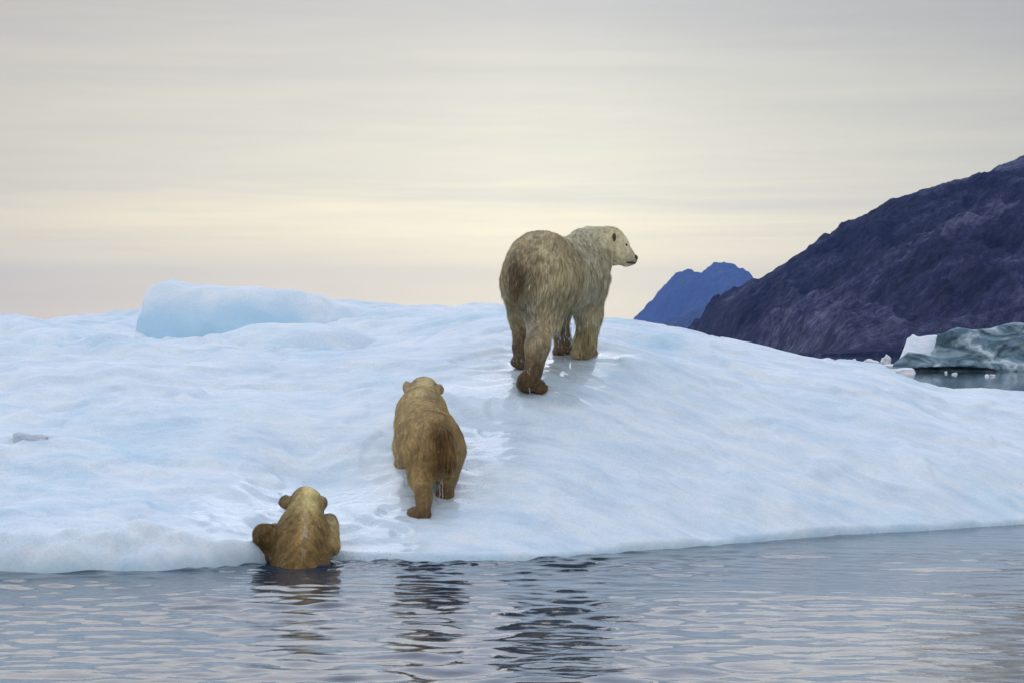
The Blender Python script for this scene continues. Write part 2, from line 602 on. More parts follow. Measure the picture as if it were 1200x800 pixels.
def floe_height(x, y, detail=True):
    u, e = floe_edge(x, y)
    t = y - e
    fu = np.clip((u + 300) / 10.0, 0, len(_fine) - 1.001)
    ft = np.clip((np.maximum(t, 0.0) - T_N[0]) / 0.05, 0, len(T_N) - 1.001)
    iu, it = fu.astype(int), ft.astype(int)
    a, b = fu - iu, ft - it
    z = (_Z[iu, it] * (1 - a) * (1 - b) + _Z[iu + 1, it] * a * (1 - b) + _Z[iu, it + 1] * (1 - a) * b + _Z[iu + 1, it + 1] * a * b)
    left = sstep(340, 180, u)
    if detail:
        calm = 1.0
        for (bu, bd, s) in ((640, 17.4, 0.75), (500, 15.4, 0.75), (350, 14.3, 0.4)):
            bx = (bu - 600) / F * bd
            calm = calm * (1 - 0.75 * np.exp(-((x - bx) ** 2 + (y - bd) ** 2) / s ** 2))
        fade = sstep(0.0, 0.5, t)
        n = 0.060 * fbm(x * 0.6 + 4.0, y * 0.9 + x * 0.25, oct=2) \
            + (0.009 + 0.024 * left) * fbm(x * 1.5, y * 2.9 + x * (0.9 * left - 0.15), oct=3) \
            + (0.0035 + 0.0045 * left) * fbm(x * 4.2, y * 7.5 + x * 0.8, oct=3, ridged=True) \
            + 0.0016 * fbm(x * 17, y * 24, oct=2)
        # shallow melt terraces with a definite edge
        tn = perlin(x * 0.55 + 9.0, y * 1.15 + 2.0) + 0.30 * perlin(x * 1.9, y * 2.6 + 4.0)
        tn2 = perlin(x * 0.9 - 3.0, y * 1.7 + 8.0) + 0.35 * perlin(x * 3.1, y * 3.9 - 4.0)
        n = n + 0.040 * sstep(-0.03, 0.06, tn) + 0.026 * sstep(0.16, 0.22, tn2) + 0.022 * sstep(-0.30, -0.22, tn2) - 0.04
        far = sstep(18.0, 19.0, y) * sstep(420, 250, u)
        n = n + far * 0.06 * fbm(x * 1.3 + 1.7, y * 1.5, oct=3)
        z = z + n * calm * (0.35 + 0.65 * fade)
        # ridged wet ice where the bears hauled out
        hw = np.exp(-((u - 440) / 130.0) ** 2) * sstep(0.03, 0.3, t) * sstep(2.3, 1.2, t)
        z = z + hw * 0.026 * fbm(x * 4.5 + 2.0, y * 11.5 + x, oct=3) * np.clip(0.5 + perlin(x * 2.2, y * 3.0 + 7.0), 0, 1.2)
        # paw prints along the wet track
        for pu, pd in ((430, 14.75), (452, 14.95), (470, 14.62), (525, 15.75), (545, 15.95), (548, 16.2), (572, 16.35), (580, 16.6), (602, 16.6), (556, 15.62)):
            px_ = (pu - 600) / F * pd
            rr_ = np.hypot((x - px_) / 0.075, (y - pd) / 0.10)
            z = z - 0.012 * np.exp(-rr_ ** 4) + 0.003 * np.exp(-((rr_ - 1.35) / 0.3) ** 2)
    # front lip: rounds over and drops under the water, with broad chipped scallops at the left
    w = 0.03 + left * (0.09 + 0.08 * perlin(x * 1.1 + 5.0, y * 0.3))
    facet = np.abs(perlin(x * 1.9 + 2.0 + y * 1.4, y * 2.1 - x * 0.6))
    w = w + facet * left * 0.34
    lip = np.interp(u, _fine, _LIP)
    q = np.clip((w - t) / (w + 0.05), 0, 1)
    drop = q ** 1.6
    z = z - drop * (lip + 0.05 + 0.03 * left) - sstep(0.0, -0.09, t) * 0.5
    z = z + left * sstep(0.6, 0.15, t) * sstep(-0.03, 0.05, t) * 0.17 * (facet - 0.22)
    if detail:
        # cracks and melt notches in the old ice of the left-hand front
        near_ = left * sstep(0.50, 0.38, t)
        cw = 0.03 * perlin(x * 2.6, t * 3.0)
        z = z - 0.030 * near_ * np.exp(-((t - 0.085 - cw) / 0.024) ** 2) * sstep(-2.0, -2.5, x)
        for x0, sl in ((-3.15, 0.42), (-2.62, 0.50), (-2.05, -0.35), (-1.72, 0.30), (-1.45, -0.5)):
            z = z - 0.034 * near_ * np.exp(-((t - 0.02 - sl * (x - x0) - cw) / 0.026) ** 2) * sstep(0.55, 0.25, np.abs(x - x0 - 0.2 * np.sign(sl)))
    z = np.where(t < -0.09, np.minimum(z, -0.5), z)
    return z, u, t


xs = np.concatenate([np.arange(-9, -3.9, 0.10), np.arange(-3.9, 4.9, 0.026), np.arange(4.9, 9.6, 0.10)])
ys = np.concatenate([np.arange(12.9, 13.4, 0.06), np.arange(13.4, 22.4, 0.026), np.arange(22.4, 27, 0.1)])
X, Y = np.meshgrid(xs, ys, indexing='ij')
Z, U, Tt = floe_height(X, Y)
# vertex masks: wet trail of the bears, clear blue ice with painted shade by the adult, dirt
trail_pts = [(310, 14.6), (345, 15.1), (400, 14.9), (420, 14.5), (400, 14.9), (470, 15.2), (520, 15.6), (545, 16.2), (600, 16.8), (640, 17.3), (665, 17.9)]
wet = np.zeros_like(X)
for (u1, d1), (u2, d2) in zip(trail_pts[:-1], trail_pts[1:]):
    a = np.array([(u1 - 600) / F * d1, d1])
    b = np.array([(u2 - 600) / F * d2, d2])
    ab = b - a
    s = np.clip(((X - a[0]) * ab[0] + (Y - a[1]) * ab[1]) / (ab @ ab), 0, 1)
    dd = np.hypot(X - a[0] - s * ab[0], (Y - a[1] - s * ab[1]))
    wet = np.maximum(wet, sstep(0.75, 0.15, dd + 0.25 * fbm(X * 3, Y * 5, oct=3)))
blue_ice_shade = np.zeros_like(X)
for (bu, bv_d, sx, sy, am) in ((400, 18.55, 0.22, 0.10, 0.9), (775, 19.1, 0.30, 0.35, 0.45), (668, 17.2, 0.28, 0.30, 0.35),  # last patch on this row paints the bluish shade under the adult
                               (720, 16.4, 0.5, 0.10, 0.25), (940, 17.6, 0.6, 0.10, 0.25), (1010, 18.3, 0.7, 0.12, 0.22), (240, 19.6, 0.5, 0.25, 0.7)):
    bx = (bu - 600) / F * bv_d
    blue_ice_shade = np.maximum(blue_ice_shade, am * np.exp(-((X - bx) / sx) ** 2 - ((Y - bv_d) / sy) ** 2) * np.clip(0.8 + 0.6 * fbm(X * 4, Y * 7, oct=3), 0, 1.3))
blue_ice_shade = np.maximum(blue_ice_shade, 0.6 * sstep(0.03, -0.03, Tt))
bx = (38 - 600) / F * 15.9
dirt = 0.5 * np.exp(-((X - bx) / 0.17) ** 2 - ((Y - 15.9) / 0.16) ** 2) * np.clip(fbm(X * 9, Y * 9, oct=3) + 0.8, 0, 1)
cols = np.stack([wet, np.clip(blue_ice_shade, 0, 1), dirt], -1).reshape(-1, 3)
ground = heightfield('ice_floe', xs, ys, Z, M_ICE, cols)
tag(ground, kind='structure')


def ground_z(x, y):
    return float(floe_height(np.array([x]), np.array([y]))[0][0])


# ================================================================== water: one sheet to the horizon
def graded(lo, hi, step, far, ratio):
    a = list(np.arange(lo, hi, step))
    s = step
    p = a[-1]
    right = []
    while p < far[1]:
        s *= ratio
        p += s
        right.append(p)
    s, p, left_ = step, lo, []
    while p > far[0]:
        s *= ratio
        p -= s
        left_.append(p)
    return np.array(left_[::-1] + a + right)


wx = graded(-3.6, 4.8, 0.022, (-30000, 30000), 1.30)
wy = graded(8.4, 17.6, 0.016, (-300, 40000), 1.25)
WX, WY = np.meshgrid(wx, wy, indexing='ij')
_, wu, wtt = floe_height(WX, np.maximum(WY, 8.0), False)
near = sstep(-9, -5, WX) * sstep(10, 6, WX) * sstep(4, 7.5, WY) * sstep(20, 17.6, WY)
wz = np.zeros_like(WX)
wr = np.random.default_rng(11)
amp_pat = np.clip(0.85 + 0.9 * fbm(WX * 0.35 + 2.2, WY * 0.5, oct=2), 0.25, 1.7)
# the left is livelier, the right lies calmer
amp_pat *= 0.40 + 0.66 * sstep(2.3, 0.2, WX)
for i in range(46):
    lam = 0.14 * (2.0 ** wr.uniform(0, 2.0))
    th = wr.normal(R(88), R(26))
    k = 2 * math.pi / lam
    slope = 0.020 * (lam / 0.35) ** 0.1
    wz += slope / k * np.sin(k * (math.cos(th) * WX + math.sin(th) * WY) + wr.uniform(0, 6.28) + 1.2 * fbm(WX * 0.5 + i, WY * 0.5, oct=1))
wz *= amp_pat
# chop thrown up round the swimming cub and along the edge the bears came out over
bx_, by_ = at(352, 657, 14.25)[:2]
rr = np.hypot(WX - bx_, (WY - by_))
wz += 0.011 * np.exp(-rr / 0.45) * np.sin(2 * math.pi * rr / 0.16 + 2.5 * fbm(WX * 3, WY * 3, oct=2))
chop = np.exp(-((WX - at(450, 660, 14.1)[0]) / 1.1) ** 2) * sstep(-0.75, -0.02, wtt)
wz += chop * 0.016 * fbm(WX * 6.5, WY * 9.5, oct=3)
# lone swell humps on the right
for (su, sv, sl, sa) in ((1120, 666, 0.35, 0.016), (940, 652, 0.25, 0.010), (970, 698, 0.25, 0.009), (785, 684, 0.10, 0.008), (920, 651, .3, .010)):
    Dd = F * CAM_H / (sv - HZ)
    sx_ = (su - 600) / F * Dd
    wz += sa * np.exp(-((WX - sx_) / sl) ** 2 - ((WY - Dd) / 0.10) ** 2)
WZ = wz * near
water = heightfield('water', wx, wy, WZ, M_WATER)
tag(water, kind='structure')

# ================================================================== raised ice at the back of the floe
def ice_blob(name, fn, lo, hi, h, mat, it=2, colfn=None):
    G, o = lattice(lo, hi, h)
    Fv = fn(G)
    V, Fq = surface_nets(Fv, o, h)
    V = smooth_verts(V, Fq, it)
    c = colfn(V) if colfn else np.zeros((len(V), 3))
    return mesh_obj(name, V, Fq, mat, cols=c)


def block_fn(G):
    x, y, z = G[..., 0], G[..., 1], G[..., 2]
    c = at(262, 375, 20.9)
    rim = np.interp(600 + F * x / 20.6, [150, 163, 176, 192, 206, 222, 240, 275, 300, 330, 365, 400, 440], [362, 346, 334.5, 332, 333.5, 337, 334, 336, 337, 341, 349, 356, 364])
    top = CAM_H + (HZ - rim) / F * 20.6
    qy = np.abs(y - 21.25 - 0.10 * np.sin(x * 3.0)) - 0.85
    uu = 600 + F * x / 20.4
    qx = np.maximum(156 - uu + (z - 1.7) * 22, uu - 450) / F * 20.4
    qz = z - top
    # upper rim leans back, foot is undercut
    qy = qy + np.clip(z - 1.75, 0, 1) * 0.75 + 0.25 * np.clip(1.65 - z, 0, 0.3)
    k = 0.16
    d_ = -smin(-smin(-qx, -qy, k) * -1 * -1, -qz, k) if False else np.maximum(np.maximum(qx, qy), qz)
    e = np.exp
    kk = 30.0
    d_ = np.log(e(np.clip(kk * qx, -60, 60)) + e(np.clip(kk * qy, -60, 60)) + e(np.clip(kk * qz, -60, 60))) / kk
    return d_ + 0.055 * fbm(x * 1.9, y * 2.1, z * 2.2, 3) + 0.012 * fbm(x * 7, y * 7, z * 8, 2)


block = ice_blob('ice_hummock', block_fn, (-3.95, 20.0, 1.0), (-1.0, 22.4, 2.3), 0.04, M_ICE, 3,
                 lambda V: np.stack([np.zeros(len(V)), 0.62 * sstep(2.02, 1.75, V[:, 2] + 0.06 * fbm(V[:, 0] * 3, V[:, 2] * 3, oct=2)) * sstep(20.9, 20.6, V[:, 1]) * sstep(-1.9, -2.15, V[:, 0]), np.zeros(len(V))], -1))
tag(block, 'tall smooth block of ice with a pale blue face at the back of the floe', 'ice block', 'raised ice on the floe')


def low_fn(G):
    c = at(352, 398, 19.35)
    d_ = sd_ell(G, c + np.array([0.0, 0, -0.10]), (0.80, 0.5, 0.245))
    d_ = smin(d_, sd_ell(G, c + np.array([-.45, 0.1, -0.10]), (0.42, 0.4, 0.20)), 0.15)
    return d_ + 0.030 * fbm(G[..., 0] * 2.6, G[..., 1] * 2.6, G[..., 2] * 3, 3)


low = ice_blob('ice_hummock', low_fn, (-3.1, 18.6, 1.1), (-0.9, 20.1, 1.8), 0.035, M_ICE, 2)
tag(low, 'low rounded hump of white ice lying in front of the tall ice block', 'ice mound', 'raised ice on the floe')


def mound_fn(G):
    c = at(60, 398, 20.2)
    d_ = sd_ell(G, c + np.array([0.0, 0, -0.08]), (0.40, 0.45, 0.20))
    return d_ + 0.030 * fbm(G[..., 0] * 2.9 + 3, G[..., 1] * 2.6, G[..., 2] * 3, 3)


mound = ice_blob('ice_hummock', mound_fn, (-5.3, 19.6, 1.0), (-3.7, 21.0, 1.85), 0.035, M_ICE, 2)
tag(mound, 'small rounded mound of ice at the far left of the floe', 'ice mound', 'raised ice on the floe')

# ================================================================== mountains
def ridge_mesh(name, mat, u0, u1, D0, D1, sil, Dr, nx, ny, front_pow, amp, freq, extra=None, end=None):
    xs_ = np.linspace((u0 - 600) / F * Dr, (u1 - 600) / F * Dr, nx)
    ys_ = np.linspace(D0, D1, ny)
    X, Y = np.meshgrid(xs_, ys_, indexing='ij')
    u = 600 + F * X / Dr
    su, sv = zip(*sil)
    H = CAM_H + (HZ - np.interp(u, su, sv)) / F * Dr
    H = np.maximum(H, 0)
    s = np.clip((Y - D0) / (Dr - D0), 0, 1)
    b = np.clip((D1 - Y) / (D1 - Dr), 0, 1)
    prof = np.where(Y <= Dr, s ** front_pow, b ** 0.8)
    Z = H * prof
    cc = np.zeros((Z.size, 3))
    if extra:
        Z, pale = extra(X, Y, u, Z)
        cc = np.repeat(pale.reshape(-1, 1), 3, 1)
    n = fbm(X * freq + Y * freq * 0.10, Y * freq * 0.35 - X * freq * 0.1, oct=6, gain=0.55, ridged=True) - 0.7
    n2 = fbm(X * freq * 5.1 + 7.7, Y * freq * 3.7, oct=4, gain=0.6)
    edge = np.exp(-((Y - Dr) / (0.10 * (Dr - D0))) ** 2)
    Z = Z + amp * (n * (1 - 0.93 * edge) + 0.38 * n2 * (1 - 0.55 * edge)) * sstep(0.0, 0.25, Z / (H.max() * 0.25 + 1e-6))
    Z = Z - 3.0 * (prof <= 0.001)
    o = heightfield(name, xs_, ys_, Z, mat, cc)
    tag(o, kind='structure')
    return o


SIL1 = [(812, 416), (829, 402), (838, 388), (847, 374), (859, 358), (876, 341), (900, 322), (925, 305), (950, 289), (975, 275), (1000, 259),
        (1025, 244), (1040, 236), (1060, 229), (1085, 223), (1110, 212), (1135, 206), (1160, 202), (1180, 193), (1200, 183), (1300, 150), (1450, 95), (1700, 60), (2100, 120), (2400, 300)]
SP = [(900, 420), (925, 357), (960, 345), (1000, 333), (1050, 305), (1100, 284), (1150, 262), (1200, 243), (1300, 215), (1500, 190), (1800, 230), (2200, 360)]


def spur(X, Y, u, Z):
    Dr, D0 = 1020.0, 800.0
    uu = 600 + F * X / Dr
    H = np.maximum(CAM_H + (HZ - np.interp(uu, *zip(*SP))) / F * Dr, 0)
    s = np.clip((Y - D0) / (Dr - D0), 0, 1) ** 0.8
    b = np.clip((1330 - Y) / (1330 - Dr), 0, 1) ** 1.3
    z2 = H * np.where(Y <= Dr, s, b)
    z1 = Z * sstep(0.0, 1.0, (Y - 800) / 550.0) ** 0.35
    return -smin(-z1, -z2, 3.0), sstep(-2, 3, z2 - z1) * np.clip(0.75 + 0.5 * fbm(X / 60, Y / 60, oct=3), 0, 1.2)


ridge_mesh('mountain', M_MOUNT, 785, 2400, 800, 1750, SIL1, 1350, 620, 300, 0.9, 12.0, 1 / 95.0, spur)
SILP = [(720, 412), (745, 380), (758, 366), (769, 350), (778, 337), (787, 327), (793, 319), (797, 317), (803, 322), (812, 325), (817, 321),
        (821, 324), (829, 315), (838, 311), (846, 309), (859, 310), (868, 316), (881, 325), (900, 337), (940, 352), (1000, 366), (1100, 385), (1200, 412)]
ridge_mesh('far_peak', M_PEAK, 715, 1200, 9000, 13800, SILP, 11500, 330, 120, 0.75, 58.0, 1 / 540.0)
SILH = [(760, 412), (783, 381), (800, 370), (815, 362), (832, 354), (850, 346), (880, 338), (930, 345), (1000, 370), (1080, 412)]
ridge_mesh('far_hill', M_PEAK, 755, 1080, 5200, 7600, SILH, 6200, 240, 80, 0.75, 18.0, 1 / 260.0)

# ================================================================== distant iceberg and brash ice
M_BERG = mat_ice('old_ice', (0.24, 0.33, 0.355), (0.07, 0.13, 0.155), 5.0, 0.0, True)


def berg_fn(G):
    x, y, z = G[..., 0], G[..., 1], G[..., 2]
    Dr = 152.0
    u = 600 + F * x / y                       # the left flank is cut obliquely, away from the channel
    top = np.interp(u, [1044, 1049, 1056, 1064, 1075, 1090, 1095, 1097.5, 1099, 1104, 1114, 1122, 1140, 1155, 1175, 1187, 1200, 1230, 1260, 1300, 1330, 1350],
                    [430, 425, 419, 412.5, 413.5, 415, 408, 396, 391, 392, 386, 383, 386, 386, 380, 377, 378, 372, 378, 388, 402, 430])
    zt = CAM_H + (HZ - top) / F * Dr
    qz = z - zt
    slab = 0.55 * np.abs(perlin(x * 0.33 + z * 0.45, z * 0.35 - x * 0.1)) + 0.35 * np.abs(perlin(x * 0.8 - z * 0.9 + 4, z * 0.8))
    yf = 152.0 + 0.5 * np.sin(x * 0.55) + 0.55 * (z - 1.2) + 1.6 * slab
    yf = yf - 0.55 * sstep(0.75, 0.45, z) * sstep(1240, 1160, u)            # a waterline shelf
    qy = np.maximum(yf - y, y - 159.5)
    qx = np.maximum(1046 - u, u - 1352) / F * Dr
    k = 14.0
    d_ = np.log(np.exp(np.clip(k * qx, -60, 60)) + np.exp(np.clip(k * qy, -60, 60)) + np.exp(np.clip(k * qz, -60, 60))) / k
    d_ = d_ + 0.07 * fbm(x * 0.9, y * 0.9, z * 1.2, 4) + 0.05 * np.abs(perlin(x * 2.1, y * 2.1, z * 2.3))
    cave = sd_ell(G, np.array([at(1115, 430, 151)[0], 151.0, 0.0]), (3.6, 1.0, 0.34))
    return np.maximum(d_, -cave)


berg = empty('iceberg', at(1180, 432, 155) * np.array([1, 1, 0]))
b1 = ice_blob('ice_body', berg_fn, (26.5, 149.5, -0.8), (50.0, 160.5, 4.2), 0.10, M_BERG, 1,
              lambda V: np.stack([np.zeros(len(V)), np.zeros(len(V)), np.zeros(len(V))], -1))
to_local(b1, berg)
_bt = M_BERG.node_tree
_bv = mapping(_bt, nn(_bt, 'ShaderNodeTexCoord').outputs['Object'], (0.22, 0.3, 0.55), (0, R(-38), 0))
_bn = noise(_bt, _bv, 1.6, 7, 0.6, 1.2)
lk(_bt, ramp(_bt, _bn, [(0.36, (0.05, 0.095, 0.125)), (0.47, (0.14, 0.22, 0.27)), (0.55, (0.28, 0.37, 0.42)), (0.66, (0.62, 0.70, 0.75))]), _bt.nodes['Principled BSDF'].inputs['Base Color'])
M_SNOW = mat_ice('snow_crust', (0.93, 0.94, 0.95), (0.86, 0.91, 0.94), 6.0, 0.1, True)


def bsnow_fn(G):
    x, y, z = G[..., 0], G[..., 1], G[..., 2]
    Dr = 155.5
    u = 600 + F * x / y
    top = np.interp(u, [1050, 1056, 1061, 1063, 1066, 1069.5, 1073, 1076, 1080, 1086, 1096, 1110], [430, 416, 403, 396.5, 395.5, 391.5, 393.5, 395, 394.5, 393, 392.5, 393])
    zt = CAM_H + (HZ - top) / F * Dr
    k = 14.0
    q = (z - zt, np.maximum(153.4 + 1.1 * z - y, y - 159), np.maximum(1050 - u, u - 1116) / F * Dr)
    d_ = np.log(sum(np.exp(np.clip(k * a, -60, 60)) for a in q)) / k
    return d_ + 0.05 * fbm(x * 1.1, y * 1.1, z * 1.3, 3)


b2 = ice_blob('sunlit_snow_shoulder', bsnow_fn, (28.0, 153.0, -0.4), (34.8, 160, 2.9), 0.08, M_SNOW, 2)  # sunlit brightness of the left top put into a whiter colour
b2['label'] = 'white snow shoulder at the left end, coloured bright as if sunlit'
to_local(b2, berg)
tag(berg, 'large dark teal grey iceberg with a white shoulder floating before the mountain at right', 'iceberg')


def chunk(name, u, v, D, sx, sz, seed, mat, label, cat, group, flat=0.6, z0=None, rnd=False):
    c = at(u, v, D)
    if z0 is not None:
        c[2] = z0
    h = min(sx, sz) / 7.0
    lo, hi = c - np.array([sx * 1.3, sx * 1.3, sz * 1.4]), c + np.array([sx * 1.3, sx * 1.3, sz * 1.4])

    def fn(G):
        q = G - c
        a = sd_ell(q, np.zeros(3), (sx, sx * flat, sz)) if rnd else sd_rbox(q, np.zeros(3), (sx, sx * flat, sz), min(sx, sz) * 0.5)
        return a + 0.55 * min(sx, sz) * fbm(q[..., 0] / sx * 0.9 + seed, q[..., 1] / sx * 0.9, q[..., 2] / sz * 0.9, 3)
    o = ice_blob(name, fn, lo, hi, h, mat, 1)
    return tag(o, label, cat, group)


def at_sea(u, v):
    return F * CAM_H / (v - HZ)


GB = 'broken ice floating behind the floe'
D_ = 175.0
chunk('ice_chunk', 999, 421, D_, 0.32, 0.32, 1.0, M_SNOW, 'small pale ice chunk furthest left of the ones against the mountain foot', 'ice chunk', GB, z0=.45)
chunk('ice_chunk', 1022, 420, D_, 0.58, 0.34, 2.0, M_SNOW, 'wide low ice chunk between two smaller ones against the mountain foot', 'ice chunk', GB, z0=.40)
chunk('ice_chunk', 1038, 419.5, D_ - 3, 0.38, 0.60, 3.3, M_SNOW, 'upright ice chunk just left of the dark iceberg, tallest of the small ones', 'ice chunk', GB, z0=.45)
chunk('drift_ice', 1015, 427, D_ - 8, 3.4, 0.35, 4.1, M_SNOW, 'long flat floating slab of white ice under the small chunks', 'ice slab', GB, 0.5, 0.12)
chunk('drift_ice', 1054, 430, 140, 0.95, 0.20, 5.1, M_SNOW, 'flat white ice slab touching the left tip of the dark iceberg', 'ice slab', GB, 0.8, 0.10)
for (u, v, sx, lab) in ((1118.5, 438.5, .17, 'tiny white ice bit on the dark water nearest below the iceberg middle'),
                        (1108.5, 437.0, .10, 'faint tiny ice bit left of the brighter one on the dark water'),
                        (1104, 433.6, .13, 'tiny ice bit close under the iceberg left of centre'),
                        (1145, 434.2, .13, 'tiny ice bit in front of the dark notch at the iceberg foot'),
                        (1151.5, 432.6, .10, 'tiny ice bit tucked at the iceberg foot beside the notch'),
                        (1156.5, 440.5, .13, 'tiny upright ice bit on the water in front of the iceberg, furthest right but one'),
                        (1163, 440.5, .15, 'tiny flat ice bit furthest right on the dark water')):
    chunk('ice_chunk', u, v, at_sea(u, v), sx, 0.10, u * 0.37, M_SNOW, lab, 'ice chunk', GB, 0.8, 0.015, True)
# dirty lump frozen into the floe at left
M_DIRT = mat_ice('dirty_ice', (0.62, 0.64, 0.66), (0.36, 0.36, 0.37), 1.0, 0.1, False)
cx_, cy_ = at(36, 527, 15.9)[:2]
chunk('ice_chunk', 36, 527, 15.9, 0.13, 0.055, 4.3, M_DIRT, 'dirty grey lump of ice frozen into the snowy floe at far left', 'ice chunk', None, 0.9, ground_z(cx_, cy_) - 0.012, True)


# ================================================================== polar bears
class Bear:
    def __init__(self):
        self.pr = []

    def E(self, c, r, fwd=(0, 1, 0), colr=(0.4, 0.33, 0.2), comb=(0, -1, -.3), ln=0.03, k=0.10):
        self.pr.append(('E', np.array(c), np.array(r, float), frame(fwd), np.array(colr), np.array(comb, float), ln, k))

    def C(self, a, ra, b, rb, colr=(0.4, 0.33, 0.2), comb=None, ln=0.025, k=0.08):
        a, b = np.array(a), np.array(b)
        if comb is None:
            comb = b - a
        self.pr.append(('C', a, ra, b, rb, np.array(colr), np.array(comb, float), ln, k))

    def dist(self, P, p):
        if p[0] == 'E':
            return sd_ell(P, p[1], p[2], p[3])
        return sd_cone(P, p[1], p[2], p[3], p[4])

    def field(self, P):
        d_ = None
        for p in self.pr:
            q = self.dist(P, p)
            d_ = q if d_ is None else smin(d_, q, p[-1])
        return d_

    def attrs(self, V):
        W = np.stack([np.exp(-np.clip(self.dist(V, p), -0.035, 1) / 0.036) for p in self.pr], 1)
        W /= W.sum(1)[:, None]
        c = W @ np.stack([p[-4] for p in self.pr])
        m = W @ np.stack([p[-3] / np.linalg.norm(p[-3]) for p in self.pr])
        l = W @ np.array([p[-2] for p in self.pr])
        return c, m, l


def build_bear(B, base, h, nfur, seed, lockamp, tint=None, width=0.0015, fold=None, groove=0.0042, nlock=900, gco=None):
    r_ = np.random.default_rng(seed)
    pts = np.concatenate([np.stack([p[1], p[1]]) if p[0] == 'E' else np.stack([p[1], p[3]]) for p in B.pr])
    G, o = lattice(pts.min(0) - 0.5, pts.max(0) + 0.5, h)
    Fv = B.field(G.reshape(-1, 3)).reshape(G.shape[:3])
    V, Fq = surface_nets(Fv, o, h)
    V = smooth_verts(V, Fq, 2)
    N = vnormals(V, Fq)
    # loose skin, muscle and damp fur folds
    if fold is not None:
        V = V + N * fold(V)[:, None]
    gc = gco(V) if gco is not None else V * np.array([15, 15, 4.5])
    V = V + N * (groove * perlin(gc[:, 0], gc[:, 1], gc[:, 2]) + 0.006 * fbm(V[:, 0] * 7, V[:, 1] * 7, V[:, 2] * 4, 3) + 0.0025 * fbm(V[:, 0] * 26, V[:, 1] * 26, V[:, 2] * 11, 2))[:, None]
    N = vnormals(V, Fq)
    c, m, l = B.attrs(V)
    if tint:
        c = tint(V, N, c)
    root = empty('polar_bear', base)
    body = mesh_obj('body', V, Fq, M_SKIN, cols=c * 0.9)
    to_local(body, root)
    # ---- fur: fine tapered blades, damp ones gathered into locks
    A = np.linalg.norm(np.cross(V[Fq[:, 2]] - V[Fq[:, 0]], V[Fq[:, 3]] - V[Fq[:, 1]]), axis=1)
    fi = r_.choice(len(Fq), nfur, p=A / A.sum())
    lf = l[Fq[:, 0]]
    wl = A * np.clip(lf - 0.030, 0.0, 1) ** 1.5 + 1e-12
    fi[-min(nlock, nfur // 4):] = r_.choice(len(Fq), min(nlock, nfur // 4), p=wl / wl.sum())
    a, b = r_.random((2, nfur, 1))
    q = [V[Fq[fi, k]] for k in range(4)]
    bl = lambda w: (w[0] * (1 - a) + w[1] * a) * (1 - b) + (w[3] * (1 - a) + w[2] * a) * b
    P = bl(q)
    Nn = bl([N[Fq[fi, k]] for k in range(4)])
    Nn /= np.linalg.norm(Nn, axis=1)[:, None]
    cc = bl([c[Fq[fi, k]] for k in range(4)])
    mm = bl([m[Fq[fi, k]] for k in range(4)])
    ll = bl([l[Fq[fi, k]][:, None] for k in range(4)])[:, 0]
    mm = mm - Nn * (mm * Nn).sum(1)[:, None]
    mm /= np.linalg.norm(mm, axis=1)[:, None] + 1e-6
    nl = min(nlock, nfur // 4)                       # the last nl blades are heavy wet locks where the coat is long
    sw = np.stack([perlin(P[:, 0] * 6 + s, P[:, 1] * 6, P[:, 2] * 6) for s in (0, 31, 67)], 1)
    mm = mm + 0.35 * sw + r_.normal(size=P.shape) * 0.10
    mm = mm - Nn * (mm * Nn).sum(1)[:, None]
    mm /= np.linalg.norm(mm, axis=1)[:, None] + 1e-6
    L = ll * r_.uniform(0.6, 1.25, nfur)
    L[-nl:] *= r_.uniform(0.8, 1.45, nl)
    mm[-nl:] += np.array([0, 0, -0.7])
    mm /= np.linalg.norm(mm, axis=1)[:, None] + 1e-6
    # locks: long fur converges on a cell centre at its tips
    cell = 0.022
    key = np.floor(P / cell).astype(int)
    cen = (key + 0.5 + 0.3 * (np.stack([_g3[(key @ np.array([73, 19, 41])) & 255][:, i] for i in range(3)], 1))) * cell
    clump = np.clip((ll - 0.018) / 0.035, 0, 0.92)[:, None]
    lift = 0.24 + 0.22 * r_.random((nfur, 1))
    p1 = P + (mm * 0.9 + Nn * lift) * (L * 0.5)[:, None]
    grav = np.array([0, 0, -1.0]) * np.clip(ll - 0.03, 0, 1)[:, None] * 0.8
    p2 = P + (mm + Nn * lift * 0.6) * L[:, None] + grav
    off = cen - P
    off = off - Nn * (off * Nn).sum(1)[:, None]
    p1 = p1 + off * clump * 0.5
    p2 = p2 + off * clump
    side = np.cross(mm, Nn)
    side /= np.linalg.norm(side, axis=1)[:, None] + 1e-6
    w = (width * r_.uniform(0.7, 1.3, nfur))[:, None]
    w[-nl:] *= r_.uniform(2.0, 4.2, (nl, 1))
    VV = np.stack([P - side * w, P + side * w, p1 + side * w * 0.7, p1 - side * w * 0.7, p2], 1).reshape(-1, 3)
    i0 = np.arange(nfur)[:, None] * 5
    quads = np.concatenate([i0, i0 + 1, i0 + 2, i0 + 3], 1)
    tris = np.concatenate([i0 + 3, i0 + 2, i0 + 4], 1)
    lockv = 1 + lockamp * np.clip(_g3[(key @ np.array([37, 11, 91])) & 255][:, :1] * 1.6, -1, 1)
    fine = lockv * r_.normal(1.0, 0.16, (nfur, 1)) * (1 + 0.22 * perlin(P[:, 0] * 30, P[:, 1] * 30, P[:, 2] * 14)[:, None])
    fine[-nl:] *= r_.choice([0.55, 0.8, 1.25], (nl, 1), p=[.35, .3, .35])
    cf = np.clip(cc * fine, 0.01, 0.92)
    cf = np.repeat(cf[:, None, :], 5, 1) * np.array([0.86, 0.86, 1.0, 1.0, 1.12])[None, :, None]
    NN = np.repeat((Nn + r_.normal(size=Nn.shape) * 0.30)[:, None, :], 5, 1).reshape(-1, 3)
    NN /= np.linalg.norm(NN, axis=1)[:, None]
